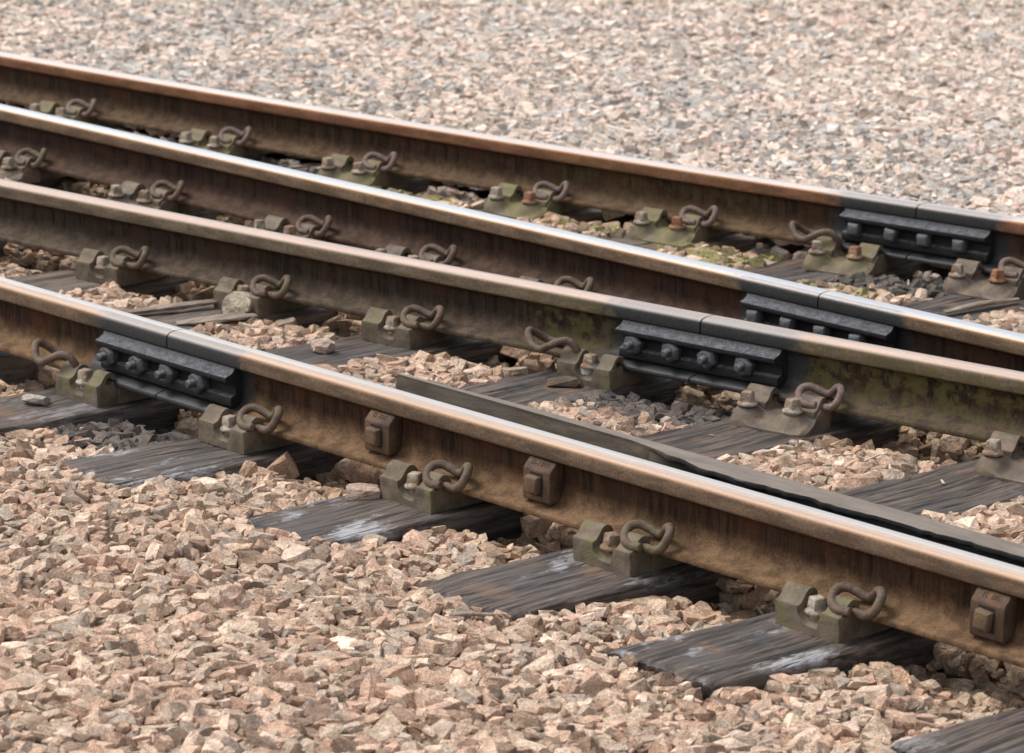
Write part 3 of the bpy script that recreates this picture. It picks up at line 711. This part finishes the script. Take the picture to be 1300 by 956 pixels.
me.polygons.foreach_set('loop_start', np.arange(len(FS), dtype=np.int32)*3); me.polygons.foreach_set('loop_total', np.full(len(FS), 3, np.int32))
me.update(calc_edges=True); me.materials.append(M_STONE)
me.polygons.foreach_set('use_smooth', np.zeros(len(FS), bool))
a = me.attributes.new('tint', 'FLOAT_COLOR', 'POINT'); a.data.foreach_set('color', np.concatenate([CS, np.ones((len(CS), 1))], 1).astype(np.float32).reshape(-1))
pass
tag(link('ballast_stones', me), 'crushed pinkish tan ballast stones filling the track bed and the ground behind', 'ballast', None, 'stuff')

# ------------------------------------------------------------------ stray stones, splinters, litter
def stray(x, y, z, sx, sy, sz, rz, c, lab, seed):
    rs = np.random.RandomState(seed); V, Fc = hull(rs, 20, np.array([1, 1, 1.]))
    V[:, 2] -= V[:, 2].min(); o = link('stone', mesh('stone', V, Fc.tolist(), M_STONE_O), None, (x, y, z), rz); o.scale = (sx, sy, sz); o.color = (*c, 1)
    tag(o, lab, 'stone')
stray(-.052, -.21, ZS-.001, .034, .024, .011, .6, (.33, .30, .27), 'small flat grey stone lying on the dark sleeper at the left edge', 1)
stray(1.055, -.150, ZS-.004, .036, .030, .020, .9, (.36, .27, .22), 'angular brown stone leaning beside the middle chair on its sleeper', 2)
stray(.021, .649, ZS-.001, .040, .026, .019, .5, (.52, .40, .34), 'pale pink stone lying alone on the sleeper between first and second rail', 3)
stray(-.437, .765, ZS-.004, .040, .030, .036, .2, (.36, .32, .25), 'round greenish stone leaning against a second-rail chair', 4)
stray(.680, .880, ZS-.001, .048, .020, .013, .75, (.13, .10, .08), 'dark flat oval stone below the upright clip chair left of the middle fishplate', 5)
def stick(P, r1, r2, lab, cat, mat, name):
    bm = bmesh.new(); pts = catmull(P, 5); n = 7; rings = []
    for i, p in enumerate(pts):
        t = i/(len(pts)-1); d = (pts[min(i+1, len(pts)-1)]-pts[max(i-1, 0)]).normalized(); sdv = Vector((-d.y, d.x, 0)); f_ = .35+.65*math.sin(math.pi*(.12+.8*t))
        rings.append([p + sdv*r1*f_*math.cos(2*math.pi*q_/n)*random.uniform(.8, 1.15) + Vector((0, 0, 1))*r2*f_*math.sin(2*math.pi*q_/n) for q_ in range(n)])
    ring_loft(bm, rings); me = bm_mesh(name, bm, mat, 0, False)
    a = me.attributes.new('bleach', 'FLOAT', 'POINT'); a.data.foreach_set('value', np.full(len(me.vertices), .5, np.float32))
    tag(link(name, me), lab, cat)
stick([(-.62, .50, -.036), (-.58, .60, -.030), (-.55, .70, -.028), (-.52, .80, -.026)], .020, .009, 'long split timber strip lying behind the left fishplate', 'timber strip', M_TWIG, 'timber_strip')
stick([(-.46, .56, -.043), (-.40, .66, -.034), (-.37, .76, -.036)], .034, .008, 'broad pale flake of timber lying right of the long split strip', 'timber strip', M_TWIG, 'timber_strip')
stick([(1.775, -.575, -.040), (1.81, -.545, -.036), (1.85, -.50, -.040)], .006, .005, 'thin brown stick below the torn sleeper end', 'stick', M_TWIG, 'stick')
stick([(.83, 2.20, -.034), (.85, 2.34, -.028), (.87, 2.48, -.032)], .013, .008, 'grey splinter lying on the rear sleeper at the right', 'timber strip', M_TWIG, 'timber_strip')
stick([(-1.90, 2.13, -.05), (-1.82, 2.25, -.028), (-1.70, 2.30, -.03)], .010, .006, 'broken grey stick left of the whitish bolts on the rear rail', 'stick', M_TWIG, 'stick')
# litter: chips, leaf scraps and straw too small to count
LV, LF = [], []; rs = np.random.RandomState(21)
for t in range(420):
    i = rs.randint(NS); p = ST[i, :3]
    if p[1] > ry(4, p[0]): continue
    if t % 3 == 0:
        k_ = rs.randint(6, 11); s_ = SL[k_]; yy = rs.uniform(s_[2]+.02, 1.9); p = np.array([s_[0]+s_[1]*yy+rs.uniform(-.11, .11), yy, ZS+.001])
    else: p = np.array([p[0], p[1], H_[int((p[0]-X0)/RES), int((p[1]-Y0)/RES)]+.001])
    a_ = rs.rand()*6.28; L_ = rs.uniform(.004, .012) if t % 3 == 0 else rs.uniform(.006, .030); W_ = rs.uniform(.003, .006) if t % 3 == 0 else rs.uniform(.0015, .004)
    d = np.array([math.cos(a_), math.sin(a_), rs.uniform(-.1, .4)]); e = np.array([-math.sin(a_), math.cos(a_), 0]); b = len(LV)
    for s1, s2, zz in ((-1, -1, 0), (1, -.6, 0), (1, .6, 0), (-1, 1, 0)): LV.append(p+d*L_*s1+e*W_*s2)
    for s1, s2 in ((-1, -1), (1, -.6), (1, .6), (-1, 1)): LV.append(p+d*L_*s1*.9+e*W_*s2*.8+np.array([0, 0, .002]))
    LF += [(b, b+1, b+5, b+4), (b+1, b+2, b+6, b+5), (b+2, b+3, b+7, b+6), (b+3, b, b+4, b+7), (b+4, b+5, b+6, b+7), (b, b+3, b+2, b+1)]
M_LIT = iron('dry_litter', (.42, .33, .24), (.62, .54, .45), (.16, .11, .08), .3, .8, 1.)
tag(link('litter', mesh('litter', LV, LF, M_LIT)), 'pale chips, straw and leaf scraps scattered on sleepers and ballast', 'litter', None, 'stuff')
